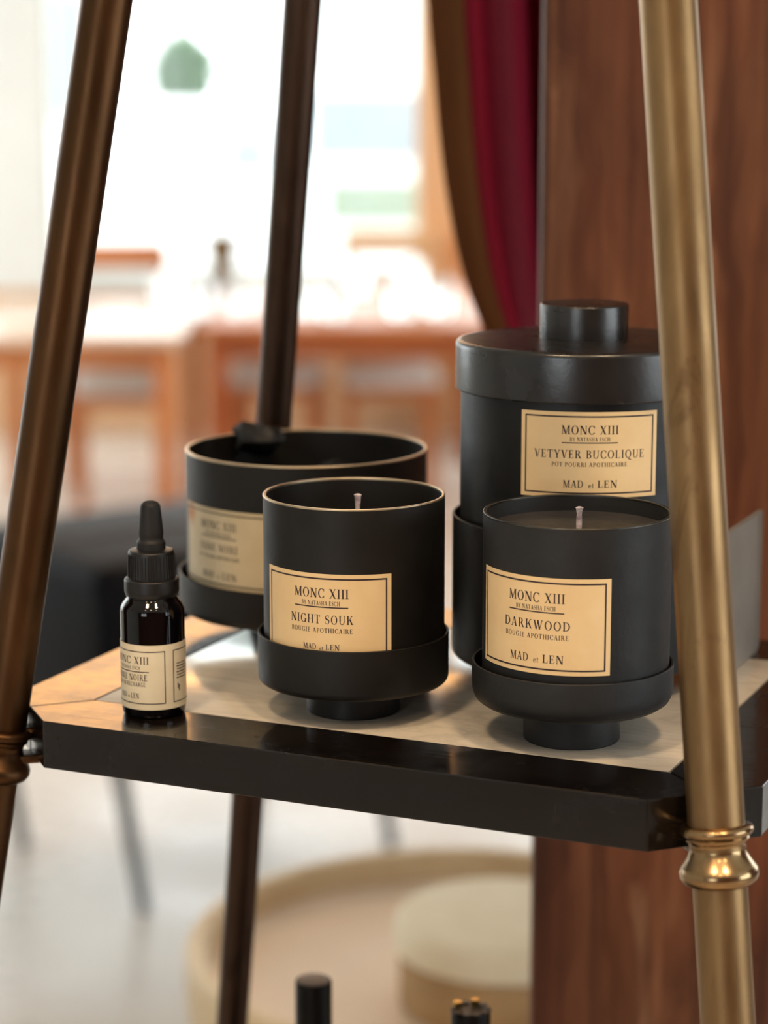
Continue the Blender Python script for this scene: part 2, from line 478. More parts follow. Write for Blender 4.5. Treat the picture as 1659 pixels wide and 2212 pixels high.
for (bx, by), (sx, sy), r, mt, (cx_, cy_) in LEGS:
    o3 = Vector((bx, by, ZT)); d3 = Vector((sx, sy, 1)); k = d3.length
    def P(z): return o3 + d3 * z
    lo = P(-ZT + .0); hi = P(ZTOP); L = (hi - lo).length
    lz = lambda z: (z + ZT) * k
    leg = lathe('leg', [(r * .9, 0), (r * .97, lz(-.036)), (r * .97, lz(-.033)), (r, lz(-.012)), (r, L)], mt, stand, 48, 40, axis=(lo, d3))
    cp = [(r * .9, -.0345), (r * 1.08, -.0345), (r * 1.28, -.0332), (r * 1.385, -.0312), (r * 1.40, -.0292), (r * 1.33, -.0272), (r * 1.30, -.0268), (r * 1.26, -.0262),
          (r * 1.10, -.0235), (r * 1.0, -.0212), (r * .98, -.0192), (r * 1.02, -.0175), (r * 1.12, -.0166), (r * 1.14, -.0158), (r * 1.10, -.0152),
          (r * 1.18, -.0148), (r * 1.27, -.0138), (r * 1.30, -.0126), (r * 1.25, -.0114), (r * 1.1, -.0106), (r * .9, -.0106)]
    lathe('collar', [(a, (b + .002 + ZT) * k) for a, b in cp], mat_collar if mt is mat_brass else mat_brass_dark, leg, 64, 50, axis=(lo, d3))
    # peg and tab that carry the shelf corner
    q0 = P(-.0125); cm = Vector((-mid if cx_ < 0 else W + mid, -mid if cy_ < 0 else D + mid, ZT - .0125))
    bar('peg', q0, cm + (cm - q0).normalized() * .004, .0028, mat_brass_dark, leg, 16)
    q1 = P(-.0225); cm1 = Vector((cm.x, cm.y, ZT - TH - .0022))
    dv = (cm1 - q1); dv.z = 0; dv.normalize(); nv_ = Vector((-dv.y, dv.x, 0)) * .006
    a0 = q1 + dv * r * .6; b0 = cm1 + dv * .012; a0.z = b0.z = ZT - TH - .0001
    prism('tab', [(a0 - nv_)[:2], (b0 - nv_)[:2], (b0 + nv_)[:2], (a0 + nv_)[:2]], ZT - TH - .0035, ZT - TH - .0001, mat_brass_dark, leg, .0005)
    lathe('foot', [(r * .9, 0), (r * 1.3, .001), (r * 1.4, .008), (r * 1.2, .016), (r * .9, .018)], mat_collar, leg, 32, 50, axis=(lo, d3))
prism('top_plate', [(.07, .05), (W - .07, .05), (W - .07, .145), (.07, .145)], ZT + ZTOP - .012, ZT + ZTOP + .004, mat_lacquer, stand, .002)
ZL = -.345
prism('lower_shelf', [(-.07, -.05), (W + .07, -.05), (W + .07, .245), (-.07, .245)], ZT + ZL - .018, ZT + ZL, mat_lacquer, stand, .001)

# ------------------------------------------------------------------ serif lettering
ST, HT, SF, SL = .150, .055, .045, .085     # stem, hairline, serif thickness, serif overhang
def _rect(x0, y0, x1, y1): return [[(x0, y0), (x1, y0), (x1, y1), (x0, y1)]]
def _stem(x, y0=0, y1=1, w=ST, bot=True, top=True):
    q = _rect(x, y0, x + w, y1)
    if bot: q += _rect(x - SL, y0, x + w + SL, y0 + SF)
    if top: q += _rect(x - SL, y1 - SF, x + w + SL, y1)
    return q
def _diag(x0, y0, x1, y1, w): return [[(x0, y0), (x0 + w, y0), (x1 + w, y1), (x1, y1)]]
def _ser(x, y, w=.24): return _rect(x - w / 2, y, x + w / 2, y + SF)
def _arc(cx, cy, rx, ry, a0, a1, tx=ST, ty=HT, n=14):
    q = []
    for k in range(n):
        a, b = R(a0 + (a1 - a0) * k / n), R(a0 + (a1 - a0) * (k + 1) / n)
        q.append([(cx + rx * math.cos(a), cy + ry * math.sin(a)), (cx + rx * math.cos(b), cy + ry * math.sin(b)),
                  (cx + (rx - tx) * math.cos(b), cy + (ry - ty) * math.sin(b)), (cx + (rx - tx) * math.cos(a), cy + (ry - ty) * math.sin(a))])
    return q
def _path(pts, ws):
    q = []
    L = []; Rr = []
    for i, p in enumerate(pts):
        a = Vector(pts[max(0, i - 1)]); b = Vector(pts[min(len(pts) - 1, i + 1)]); d = (b - a).normalized(); n = Vector((-d.y, d.x)) * ws[i] / 2
        L.append((p[0] + n.x, p[1] + n.y)); Rr.append((p[0] - n.x, p[1] - n.y))
    for i in range(len(pts) - 1): q.append([L[i], L[i + 1], Rr[i + 1], Rr[i]])
    return q
def glyphs():
    G = {}
    G['I'] = (.36, _stem(.105))
    G['H'] = (.86, _stem(.10) + _stem(.61) + _rect(.25, .48, .61, .48 + HT))
    G['N'] = (.86, _stem(.11, w=HT + .01, top=False) + _ser(.1, 1 - SF) + _diag(.60, 0, .085, 1, .19)[:1] + _stem(.70, w=HT + .01, bot=False))
    G['M'] = (1.02, _stem(.11, w=HT + .01, top=False) + _diag(.43, .0, .10, 1, .16) + _diag(.46, 0, .76, 1, HT + .02) + _stem(.78, w=ST) + _ser(.10, 1 - SF, .2))
    G['O'] = (.86, _arc(.43, .5, .40, .52, 0, 360, n=28))
    G['Q'] = (.86, _arc(.43, .5, .40, .52, 0, 360, n=28) + _path([(.36, .0), (.50, -.08), (.66, -.2), (.86, -.24)], [.05, .10, .13, .04]))
    G['C'] = (.78, _arc(.43, .5, .40, .52, 42, 318, n=22) + _rect(.69, .66, .735, 1.0) + _rect(.70, .04, .735, .26))
    G['G'] = (.86, _arc(.43, .5, .40, .52, 42, 325, n=22) + _rect(.69, .66, .735, 1.0) + _stem(.62, 0.02, .42, bot=False))
    G['D'] = (.84, _stem(.10) + _arc(.30, .5, .50, .5, -90, 90, n=16) + _rect(.2, 0, .32, HT) + _rect(.2, 1 - HT, .32, 1))
    G['B'] = (.70, _stem(.10) + _arc(.32, .745, .29, .255, -90, 90, n=12) + _arc(.33, .265, .34, .265, -90, 90, n=12)
              + _rect(.2, 0, .34, HT) + _rect(.2, 1 - HT, .33, 1) + _rect(.2, .485, .34, .485 + HT))
    G['P'] = (.66, _stem(.10) + _arc(.32, .72, .31, .28, -90, 90, n=12) + _rect(.2, 1 - HT, .33, 1) + _rect(.2, .44, .33, .44 + HT))
    G['R'] = (.80, _stem(.10) + _arc(.32, .735, .30, .265, -90, 90, n=12) + _rect(.2, 1 - HT, .33, 1) + _rect(.2, .47, .4, .47 + HT)
              + _diag(.60, 0, .34, .50, .17) + _rect(.58, 0, .84, SF))
    G['E'] = (.68, _stem(.10) + _rect(.2, 0, .60, HT) + _rect(.2, 1 - HT, .57, 1) + _rect(.2, .49, .46, .49 + HT)
              + _rect(.565, 0, .61, .27) + _rect(.535, .75, .58, 1) + _rect(.425, .38, .465, .64))
    G['L'] = (.66, _stem(.10) + _rect(.2, 0, .60, HT) + _rect(.565, 0, .61, .30))
    G['F'] = (.62, _stem(.10) + _rect(.2, 1 - HT, .56, 1) + _rect(.2, .49, .46, .49 + HT) + _rect(.525, .75, .57, 1) + _rect(.425, .38, .465, .64))
    G['T'] = (.74, _stem(.295, top=False) + _rect(.03, 1 - HT, .71, 1) + _rect(.02, .74, .065, 1) + _rect(.675, .74, .72, 1))
    G['K'] = (.84, _stem(.10) + _diag(.22, .40, .62, 1, HT + .02) + _diag(.60, 0, .34, .60, .17) + _ser(.66, 1 - SF, .26) + _ser(.70, 0, .30))
    G['A'] = (.80, _diag(.05, 0, .37, 1, HT + .01) + _diag(.56, 0, .33, 1.0, .17) + _rect(.18, .30, .62, .30 + HT) + _ser(.08, 0, .24) + _ser(.66, 0, .28))
    G['V'] = (.80, _diag(.33, 0, .06, 1, .17) + _diag(.38, 0, .67, 1, HT + .01) + _ser(.12, 1 - SF, .28) + _ser(.71, 1 - SF, .22))
    G['W'] = (1.16, _diag(.28, 0, .06, 1, .16) + _diag(.33, 0, .53, 1, HT + .01) + _diag(.68, 0, .46, 1, .16) + _diag(.73, 0, .99, 1, HT + .01)
              + _ser(.12, 1 - SF, .26) + _ser(.54, 1 - SF, .26) + _ser(1.04, 1 - SF, .2))
    G['X'] = (.80, _diag(.54, 0, .08, 1, .18) + _diag(.10, 0, .63, 1, HT + .01) + _ser(.14, 1 - SF, .28) + _ser(.66, 1 - SF, .22) + _ser(.12, 0, .22) + _ser(.64, 0, .28))
    G['Y'] = (.78, _stem(.32, 0, .46, top=False) + _diag(.32, .42, .05, 1, .17) + _diag(.41, .42, .64, 1, HT + .01) + _ser(.11, 1 - SF, .26) + _ser(.68, 1 - SF, .2))
    G['U'] = (.84, _stem(.10, .34, 1, bot=False) + _rect(.66, .34, .66 + HT + .01, 1) + _ser(.69, 1 - SF, .22) + _arc(.4125, .35, .3125, .37, 180, 360, tx=.11, n=16))
    sp = []; sw = []
    for k in range(25):
        t = k / 24
        if t < .5: a = R(50 + 220 * (t * 2)); p = (.31 + .215 * math.cos(a), .745 + .225 * math.sin(a))
        else: a = R(90 - 220 * ((t - .5) * 2)); p = (.31 + .235 * math.cos(a), .265 + .245 * math.sin(a))
        sp.append(p); sw.append(HT + (.17 - HT) * math.exp(-((t - .5) / .2) ** 2))
    G['S'] = (.62, _path(sp, sw) + _rect(.475, .70, .515, .99) + _rect(.06, .02, .10, .32))
    G['e'] = (.50, _arc(.25, .28, .23, .30, 0, 320, tx=.11, ty=.05, n=16) + _rect(.1, .28, .46, .33))
    G['t'] = (.36, _rect(.11, .06, .22, .80) + _rect(.02, .54, .34, .60) + _arc(.24, .12, .13, .14, 180, 300, tx=.1, ty=.05, n=6))
    G[' '] = (.34, [])
    return G
GLY = glyphs()
def text_quads(s, xc, yc, cap, track=.10, width=None):
    """quads of a centred line; cap height in metres; width forces the set width"""
    adv = [GLY[c][0] + track for c in s]; tot = sum(adv) - track
    sx = cap if width is None else width / tot
    q = []; x = xc - tot * sx / 2
    for c, a in zip(s, adv):
        for poly in GLY[c][1]: q.append([(x + px * sx, yc - cap / 2 + py * cap) for px, py in poly])
        x += a * sx
    return q
def strip(x0, y0, x1, y1, n=24):
    return [[(x0 + (x1 - x0) * k / n, y0), (x0 + (x1 - x0) * (k + 1) / n, y0), (x0 + (x1 - x0) * (k + 1) / n, y1), (x0 + (x1 - x0) * k / n, y1)] for k in range(n)]
def frame_quads(w, h, ins, t, xo=0.0, yo=0.0):
    x0, x1, y0, y1 = xo - w / 2 + ins, xo + w / 2 - ins, yo - h / 2 + ins, yo + h / 2 - ins
    return strip(x0, y0, x1, y0 + t) + strip(x0, y1 - t, x1, y1) + strip(x0, y0, x0 + t, y1, 2) + strip(x1 - t, y0, x1, y1, 2)
def wrap_quads(name, quads, rad, th0, z0, mat, parent):
    """lay flat (x along arc, y up) quads on a cylinder; local -Y faces the viewer"""
    V = []; F = []
    for q in quads:
        i = len(V)
        for x, y in q:
            a = th0 + x / rad
            V.append((rad * math.sin(a), -rad * math.cos(a), z0 + y))
        F.append(tuple(range(i, i + len(q))))
    bm = bmesh.new(); bv = [bm.verts.new(v) for v in V]
    for f in F: bm.faces.new([bv[i] for i in f])
    for f in bm.faces:
        c = f.calc_center_median(); f.normal_update()
        if f.normal.x * c.x + f.normal.y * c.y < 0: f.normal_flip()
    me = bpy.data.meshes.new(name); bm.to_mesh(me); bm.free()
    return link(name, me, mat, parent)
def label_sheet(name, w, h, rad, th0, z0, mat, parent, t=.00018):
    n = 48; V = []; F = []
    for rr in (rad, rad + t):
        for j in (0, 1):
            for k in range(n + 1):
                a = th0 + (-w / 2 + w * k / n) / rad
                V.append((rr * math.sin(a), -rr * math.cos(a), z0 + (h / 2 if j else -h / 2)))
    m1 = n + 1
    for k in range(n):
        F.append((2 * m1 + k, 2 * m1 + k + 1, 3 * m1 + k + 1, 3 * m1 + k))
        F.append((k + 1, k, m1 + k, m1 + k + 1))
        F.append((k, k + 1, 2 * m1 + k + 1, 2 * m1 + k)); F.append((m1 + k + 1, m1 + k, 3 * m1 + k, 3 * m1 + k + 1))
    F.append((0, 2 * m1, 3 * m1, m1)); F.append((n, m1 + n, 3 * m1 + n, 2 * m1 + n))
    return mesh(name, V, F, mat, parent, 30)
def put_label(parent, rad, th, zc, w, h, name, sub, mat=None, name_w=.47, sub_w=.46, mad=1.0, mad_y=.838):
    rad += .00015
    sh = label_sheet('paper_label', w, h, rad, R(th), zc, mat or mat_paper, parent)
    Y = lambda f: h / 2 - f * h
    q = text_quads('MONC XIII', 0, Y(.207), h * .100, width=w * .405)
    q += text_quads('BY NATASHA ESCH', 0, Y(.315), h * .046, width=w * .285)
    q += text_quads(name, 0, Y(.490), h * .094, .14, width=w * name_w)
    q += text_quads(sub, 0, Y(.610), h * .050, .14, width=w * sub_w)
    q += text_quads('MAD', -w * .115 * mad, Y(mad_y), h * .086 * mad, width=w * .145 * mad) + text_quads('et', w * .012 * mad, Y(mad_y + .013), h * .066 * mad, width=w * .038 * mad) + text_quads('LEN', w * .128 * mad, Y(mad_y), h * .086 * mad, width=w * .142 * mad)
    q += strip(-w * .2, Y(.364), w * .2, Y(.352))
    q += frame_quads(w, h, w * .028, w * .0105)
    wrap_quads('lettering', q, rad + .00026, R(th), zc, mat_ink, sh)
    return sh

# ------------------------------------------------------------------ candles and pots on the shelf
def facing(tx, ty):
    p = T(tx, ty)
    return p, math.atan2(p.x, -(-p.y)) * -1.0

def vessel_root(name, tx, ty):
    p = T(tx, ty)
    rz = -math.atan2(p.x, p.y)
    return empty(name, p, rz)

def cup(parent, r, z0, z1, fil, mat, foot_r, foot_mat=None, wall=.0012):
    prof = [(0, z0), (r, z0), (r, z1), (r - wall, z1), (r - wall, z0 + .002), (0, z0 + .002)]
    lathe('base_cup', fillet(prof, [0, fil, .0004, .0004, .002, 0], 6), mat, parent, 128, 40)
    lathe('foot', fillet([(0, 0), (foot_r, 0), (foot_r, z0 + .0006), (foot_r - .002, z0 + .0006), (0, z0 + .0006)], [0, .0008, 0, 0, 0]), foot_mat or mat, parent, 96, 40)

def candle(name, tx, ty, body_r, body_off, cup_r, cup_z0, cup_z1, fil, foot_r, top, mat, rim_mat, wax_z, wick_xy, wick_z, rim_w=.0011):
    e = vessel_root(name, tx, ty)
    cup(e, cup_r, cup_z0, cup_z1, fil, mat, foot_r)
    zb = cup_z0 + .0021
    w = .0013
    off = (body_off, 0, 0)
    b = lathe('vessel', fillet([(0, zb), (body_r, zb), (body_r, top - .0006), (body_r - w, top - .0006), (body_r - w, zb + .003), (0, zb + .003)], [0, .002, 0, 0, .001, 0]), mat, e, 128, 40, off=off)
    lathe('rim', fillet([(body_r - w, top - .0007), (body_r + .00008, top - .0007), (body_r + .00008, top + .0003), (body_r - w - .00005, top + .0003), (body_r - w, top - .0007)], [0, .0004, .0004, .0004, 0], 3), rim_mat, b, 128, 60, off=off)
    lathe('wax', [(0, zb + .0032), (body_r - w - .0001, zb + .0032), (body_r - w - .0001, wax_z + .0012), (body_r - w - .004, wax_z), (0, wax_z)], mat_wax, e, 96, 40, off=off)
    wr = .00125
    V = []
    wx, wy = wick_xy
    lathe('wick', [(wr, wax_z - .002), (wr * 1.05, wax_z + (wick_z - wax_z) * .35), (wr * .85, wax_z + (wick_z - wax_z) * .7), (wr * 1.15, wick_z - .0012), (wr * 1.35, wick_z - .0004), (wr * .6, wick_z), (0, wick_z)], mat_wick, e, 20, 60,
          axis=((wx + body_off, wy, 0), (.012, 0, 1)))
    return e

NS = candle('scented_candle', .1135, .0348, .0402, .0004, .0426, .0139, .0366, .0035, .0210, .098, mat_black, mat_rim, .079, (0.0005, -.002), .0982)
tag(NS, 'black metal candle labelled NIGHT SOUK, standing right of the dropper bottle', 'candle')
put_label(NS, .0402, -21.3, .0497, .0625, .0405, 'NIGHT SOUK', 'BOUGIE APOTHICAIRE', mad=.70, mad_y=.79)
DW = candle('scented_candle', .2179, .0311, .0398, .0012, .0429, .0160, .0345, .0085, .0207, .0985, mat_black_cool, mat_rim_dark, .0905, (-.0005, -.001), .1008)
tag(DW, 'charcoal metal candle labelled DARKWOOD in front of the lidded pot', 'candle')
put_label(DW, .0398, -25, .0577, .0635, .0405, 'DARKWOOD', 'BOUGIE APOTHICAIRE', name_w=.48)
for c_, dx in ((NS, .0004), (DW, .0012)):
    for ch in c_.children:
        if ch.name.startswith('paper_label'): ch.location.x += dx

def rear_vessel():
    e = vessel_root('potpourri_bowl', .028, .165)
    tag(e, 'wide open black metal bowl labelled TERRE NOIRE behind the dropper bottle', 'bowl')
    cup(e, .0660, .0122, .0320, .005, mat_black, .030)
    r, w, top = .0613, .0014, .0940; zb = .0143
    b = lathe('vessel', fillet([(0, zb), (r, zb), (r, top - .0006), (r - w, top - .0006), (r - w, .058), (0, .058)], [0, .002, 0, 0, .001, 0]), mat_black, e, 128, 40)
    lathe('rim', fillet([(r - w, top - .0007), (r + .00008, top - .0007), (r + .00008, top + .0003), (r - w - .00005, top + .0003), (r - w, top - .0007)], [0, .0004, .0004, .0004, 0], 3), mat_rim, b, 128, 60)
    mp = paper('stained_label_paper', S(216, 200, 168), S(200, 184, 150), ((-.0575, -.0215, .0655), .009, S(190, 122, 52)))
    put_label(e, .0613, -46, .0506, .0635, .0395, 'TERRE NOIRE', 'POT POURRI APOTHICAIRE', mp, .44, .46)
    return e
RV = rear_vessel()

def rock(p, s, seed, label):
    rnd = random.Random(seed)
    bm = bmesh.new(); bmesh.ops.create_icosphere(bm, subdivisions=2, radius=1)
    ph = [rnd.uniform(0, 6.3) for _ in range(9)]
    for v in bm.verts:
        c = v.co
        f = 1 + .22 * math.sin(2.3 * c.x + ph[0]) * math.cos(2.9 * c.y + ph[1]) + .14 * math.sin(4.1 * c.z + ph[2] + 2 * c.x) + rnd.uniform(-.16, .16)
        v.co = Vector((c.x * f * s, c.y * f * s * .85, c.z * f * s * .7))
    o = from_bm('lava_rock', bm, mat_rock, None, None)
    o.location = p; o.rotation_euler = (0, 0, rnd.uniform(0, 6))
    tag(o, label, 'rock', 'black rocks in the open bowl')
    return o
rc = T(.028, .165)
rk = [(-.027, .038, .0925, .0125, 'black rock rising highest, at the back of the open bowl'), (-.030, .022, .0695, .0145, 'black rock lying under the highest one inside the open bowl'),
      (.014, .038, .0700, .0150, 'black rock lying low against the back wall of the open bowl'), (.036, .012, .0700, .0140, 'black rock lying low against the right wall of the open bowl'),
      (.000, .008, .0700, .0150, 'black rock lying low at the centre of the open bowl')]
for i, (x, y, z, s, l) in enumerate(rk):
    rock(rc + Vector((x, y, z)), s, 30 + i, l)

def pot():
    e = vessel_root('lidded_pot', .187, .130)
    tag(e, 'tall black metal pot with knobbed lid labelled VETYVER BUCOLIQUE', 'pot')
    cup(e, .0600, .0110, .0785, .004, mat_pot, .028)
    lathe('vessel', fillet([(0, .0131), (.0566, .0131), (.0566, .150), (0, .150)], [0, .002, .001, 0]), mat_pot, e, 128, 40)
    ld = lathe('lid', fillet([(.0568, .1375), (.0590, .1375), (.0590, .1600), (0, .1612)], [0, .0008, .0028, 0], 6), mat_lid, e, 128, 50)
    lathe('knob', fillet([(0, .1605), (.0203, .1605), (.0203, .1765), (0, .1768)], [0, .0004, .0012, 0], 5), mat_lid, ld, 96, 50)
    put_label(e, .0566, 3.5, .1149, .0625, .0382, 'VETYVER BUCOLIQUE', 'POT POURRI APOTHICAIRE', None, .80, .54)
    return e
pot()

def bottle():
    e = vessel_root('dropper_bottle', .0344, -.0062)
    tag(e, 'small black glass dropper bottle with a cream label on the shelf corner', 'bottle')
    r = .0142
    lathe('glass_body', fillet([(0, 0), (r - .0006, 0), (r, .0035), (r, .0488), (.0112, .0525), (.0105, .0545), (.0105, .060), (0, .060)], [0, .002, .002, .0045, .0012, .0008, 0, 0], 7), mat_glass, e, 96, 60)
    lathe('tamper_ring', fillet([(.0105, .0535), (.0114, .0535), (.0121, .0555), (.0121, .0612), (.0100, .0618), (.0098, .0618)], [0, .0006, .0006, .0008, 0, 0], 4), mat_cap, e, 96, 40)
    cp = lathe('screw_cap', fillet([(.0098, .0610), (.01045, .0612), (.0101, .0738), (.0066, .0745), (0, .0745)], [0, .0003, .0009, 0, 0], 4), mat_cap, e, 96, 40)
    for k in range(48):      # fine grip ribs on the cap
        a = 2 * PI * k / 48
        bar('rib', (.01045 * math.cos(a), .01045 * math.sin(a), .0622), (.01015 * math.cos(a), .01015 * math.sin(a), .0722), .00028, mat_cap, cp, 5)
    lathe('rubber_bulb', fillet([(.0064, .0742), (.0064, .0775), (.0057, .0783), (.0053, .0790), (.0054, .0800), (.0056, .0815), (.0046, .0915), (.0042, .0945), (.0020, .0958), (0, .0959)], [0, .0006, 0, 0, 0, .001, .001, .0016, .0014, 0], 5), mat_bulb, e, 64, 60)
    R1 = r + .00012; h = .0292; zc = .0192
    sh = label_sheet('paper_label', 2 * PI * R1 * .97, h, R1, R(5), zc, mat_paper_b, e)
    q = []
    pw = .0325; th = -43
    Y = lambda f: h / 2 - f * h
    xo = -R(7) * R1
    q += text_quads('MONC XIII', xo, Y(.235), h * .112, width=.0214)
    q += text_quads('BY NATASHA ESCH', xo - .0008, Y(.352), h * .052, width=.0150)
    q += strip(xo - .0108, Y(.418), xo + .0106, Y(.405))
    q += text_quads('TERRE NOIRE', xo, Y(.50), h * .096, width=.0198)
    q += text_quads('PARFUM RECHARGE', xo, Y(.605), h * .064, width=.0181)
    q += text_quads('MAD', xo - .0034, Y(.785), h * .082, width=.0044) + text_quads('et', xo + .0002, Y(.797), h * .06, width=.0012) + text_quads('LEN', xo + .0037, Y(.785), h * .082, width=.0044)
    fx = pw / 2; fy0, fy1 = -h / 2 + .0027, h / 2 - .0027; t = .00042
    q += strip(-fx, fy0, fx, fy0 + t) + strip(-fx, fy1 - t, fx, fy1) + strip(-fx, fy0, -fx + t, fy1, 2) + strip(fx - t, fy0, fx, fy1, 2)
    x2 = R(37.5 - th) * R1
    q += strip(x2, fy0, x2 + .016, fy0 + t) + strip(x2, fy1 - t, x2 + .016, fy1) + strip(x2, fy0, x2 + t, fy1, 2) + strip(x2 + .016 - t, fy0, x2 + .016, fy1, 2)
    # tiny unreadable print on the side panel
    for k in range(6):
        y = .0052 - k * .0013
        for j in range(6):
            q += strip(x2 + .0022 + j * .0011 - (k % 2) * .0002, y, x2 + .0022 + j * .0011 + .0008, y + .0005, 1)
    q += strip(x2 + .0026, -.0060, x2 + .0031, -.0035, 1) + strip(x2 + .0034, -.0072, x2 + .0040, -.0042, 1)
    wrap_quads('lettering', q, R1 + .00024, R(th), zc, mat_ink, sh)
    return e
bottle()

def grey_plate():
    e = empty('display_plate', T(.2515, .1715), TR)
    tag(e, 'upright metal plate, grey reflection in its colour, standing on the shelf, mostly behind the brass leg', 'plate')
    prof = [(-.042, 0), (.040, 0), (.042, .003), (.042, .071), (-.042, .071)]
    bm = bmesh.new()
    pts = fillet([(-.042, .0), (.042, .0), (.042, .0705), (-.042, .0705), (-.042, .0)], [0, .006, .0008, .0008, 0], 5)[:-1]
    a = [bm.verts.new((-.0012, y, z)) for y, z in pts]; b = [bm.verts.new((.0012, y, z)) for y, z in pts]
    bm.faces.new(a[::-1]); bm.faces.new(b)
    for i in range(len(pts)): bm.faces.new((a[i], a[(i + 1) % len(pts)], b[(i + 1) % len(pts)], b[i]))
    bmesh.ops.bevel(bm, geom=[ed for ed in bm.edges], offset=.0004, segments=2, affect='EDGES')
    from_bm('panel', bm, mat_grey, e, 30)
    box('base_strip', (-.006, -.036, 0), (-.0012, .034, .0016), mat_grey, e, .0004)
grey_plate()

# ------------------------------------------------------------------ bottles on the lower shelf
def perfume(px, py, Y, label, glints):
    p = at(px, py, Y); base = ZT + ZL; H = p.z - base
    e = empty('capped_bottle', (p.x, p.y, base), 0)
    tag(e, label, 'bottle')
    lathe('glass_body', fillet([(0, 0), (.019, 0), (.019, H - .062), (.0085, H - .048), (.0085, H - .038), (0, H - .038)], [0, .002, .006, .002, 0, 0]), mat_glass, e, 48, 50)
    cp = lathe('cap', fillet([(0, H - .040), (.0098, H - .040), (.0098, H), (0, H)], [0, .0005, .001, 0]), mat_blackcap, e, 48, 50)
    if glints:
        for k in range(10):
            a = 2 * PI * k / 10
            bar('stud', (.0078 * math.cos(a), .0078 * math.sin(a), H - .0008), (.0078 * math.cos(a), .0078 * math.sin(a), H + (.0022 if k in (2, 4) else .0006)), .0022, mat_glint if k in (2, 4) else mat_blackcap, cp, 10)
perfume(677, 2116, 1.135, 'plain black capped bottle under the shelf, left of the other one', False)
perfume(1017, 2180, 1.06, 'black bottle with a studded cap, two studs coloured as yellow glints, under the shelf', True)

# ------------------------------------------------------------------ curtain
def curtain():
    Yc = 1.62
    pts = [(904, -5500), (910, -2200), (915, -700), (922, -300), (930, 0), (942, 150), (958, 330), (978, 470), (1004, 590), (1038, 690), (1085, 800), (1140, 900)]
    e = empty('curtain', (.14, Yc, 0)); tag(e, 'burgundy velvet curtain with a brown border swept back against the post', 'curtain')
    def pos(px, py, d): return at(px, py, Yc + d) - Vector((.14, Yc, 0))
    def sheet(nm, f0, f1, mat, nseg, amp, fold, d0, xr):
        V = []; n = len(pts) * 4 - 3; rows = []
        for i in range(n):
            t = i / 4; k = min(int(t), len(pts) - 2); u = t - k
            p0 = pts[max(k - 1, 0)]; p1 = pts[k]; p2 = pts[k + 1]; p3 = pts[min(k + 2, len(pts) - 1)]
            cr = lambda a, b, c, d_: .5 * ((2 * b) + (-a + c) * u + (2 * a - 5 * b + 4 * c - d_) * u * u + (-a + 3 * b - 3 * c + d_) * u ** 3)
            x = cr(p0[0], p1[0], p2[0], p3[0]); y = cr(p0[1], p1[1], p2[1], p3[1])
            rows.append((x, y))
        F = []
        for side in (0, 1):
            for (x, y) in rows:
                for j in range(nseg + 1):
                    s = f0 + (f1 - f0) * j / nseg
                    xx = x + (xr(y) - x) * s
                    sm = min(1, max(0, (s - .42) / .3)); dd = d0 + amp * math.sin(s * fold * PI) + .006 * side + .16 * sm * sm * (3 - 2 * sm)
                    V.append(pos(xx, y, dd))
        m1 = nseg + 1; off = len(rows) * m1
        for i in range(len(rows) - 1):
            for j in range(nseg):
                q = (i * m1 + j, i * m1 + j + 1, (i + 1) * m1 + j + 1, (i + 1) * m1 + j)
                F.append(q); F.append(tuple(off + z for z in q[::-1]))
            F.append((i * m1, (i + 1) * m1, off + (i + 1) * m1, off + i * m1)); F.append((i * m1 + nseg, off + i * m1 + nseg, off + (i + 1) * m1 + nseg, (i + 1) * m1 + nseg))
        me = mesh(nm, V, F, mat, e, 60)
        return me
    xr = lambda y: 1260.0
    sheet('border_band', -.02, .215, mat_trim, 10, .012, 2.2, -.012, xr)
    sheet('velvet_panel', .20, 1.0, mat_velvet, 40, .03, 4.5, .0, xr)
    bar('curtain_rod', (-.20, .06, 3.10), (.34, .06, 3.10), .012, mat_brass, e, 16)
    tb = at(1150, 890, Yc + .08) - Vector((.14, Yc, 0))
    box('tieback', (tb.x - .015, -.05, tb.z - .03), (tb.x + .10, .22, tb.z + .03), mat_trim, e, .01)
curtain()

# ------------------------------------------------------------------ round side table and cream box
def round_table():
    c = at(1010, 2090, 2.10); zt = c.z
    e = empty('round_table', (c.x, c.y, 0)); tag(e, 'round pale wooden side table with a raised rim below the shelf', 'table')
    r = 600 / FPX * 2.24
    lathe('tabletop', fillet([(0, zt - .03), (r - .01, zt - .03), (r - .01, zt), (0, zt)], [0, .01, .004, 0]), mat_trayin, e, 96, 40)
    lathe('raised_rim', fillet([(r - .018, zt - .02), (r, zt - .035), (r + .002, zt + .03), (r - .018, zt + .03), (r - .020, zt - .001), (r - .018, zt - .02)], [0, .006, .008, .008, .003, 0]), mat_wicker, e, 96, 50)
    for k in range(3):
        a = 2 * PI * k / 3 + .6
        bar('leg', (r * .85 * math.cos(a), r * .85 * math.sin(a), 0), (r * .55 * math.cos(a), r * .55 * math.sin(a), zt - .028), .013, mat_wicker, e, 16, .018)
    # cream box on it
    b = at(1085, 2130, 2.02)
    e2 = empty('round_box', (b.x, b.y, zt)); tag(e2, 'round cream canvas box standing on the pale side table', 'box')
    rb = 238 / FPX * 2.1
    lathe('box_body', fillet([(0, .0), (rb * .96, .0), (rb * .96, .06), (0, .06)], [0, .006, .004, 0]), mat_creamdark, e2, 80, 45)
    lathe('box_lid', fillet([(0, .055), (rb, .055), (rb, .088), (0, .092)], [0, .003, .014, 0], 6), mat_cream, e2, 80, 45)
round_table()

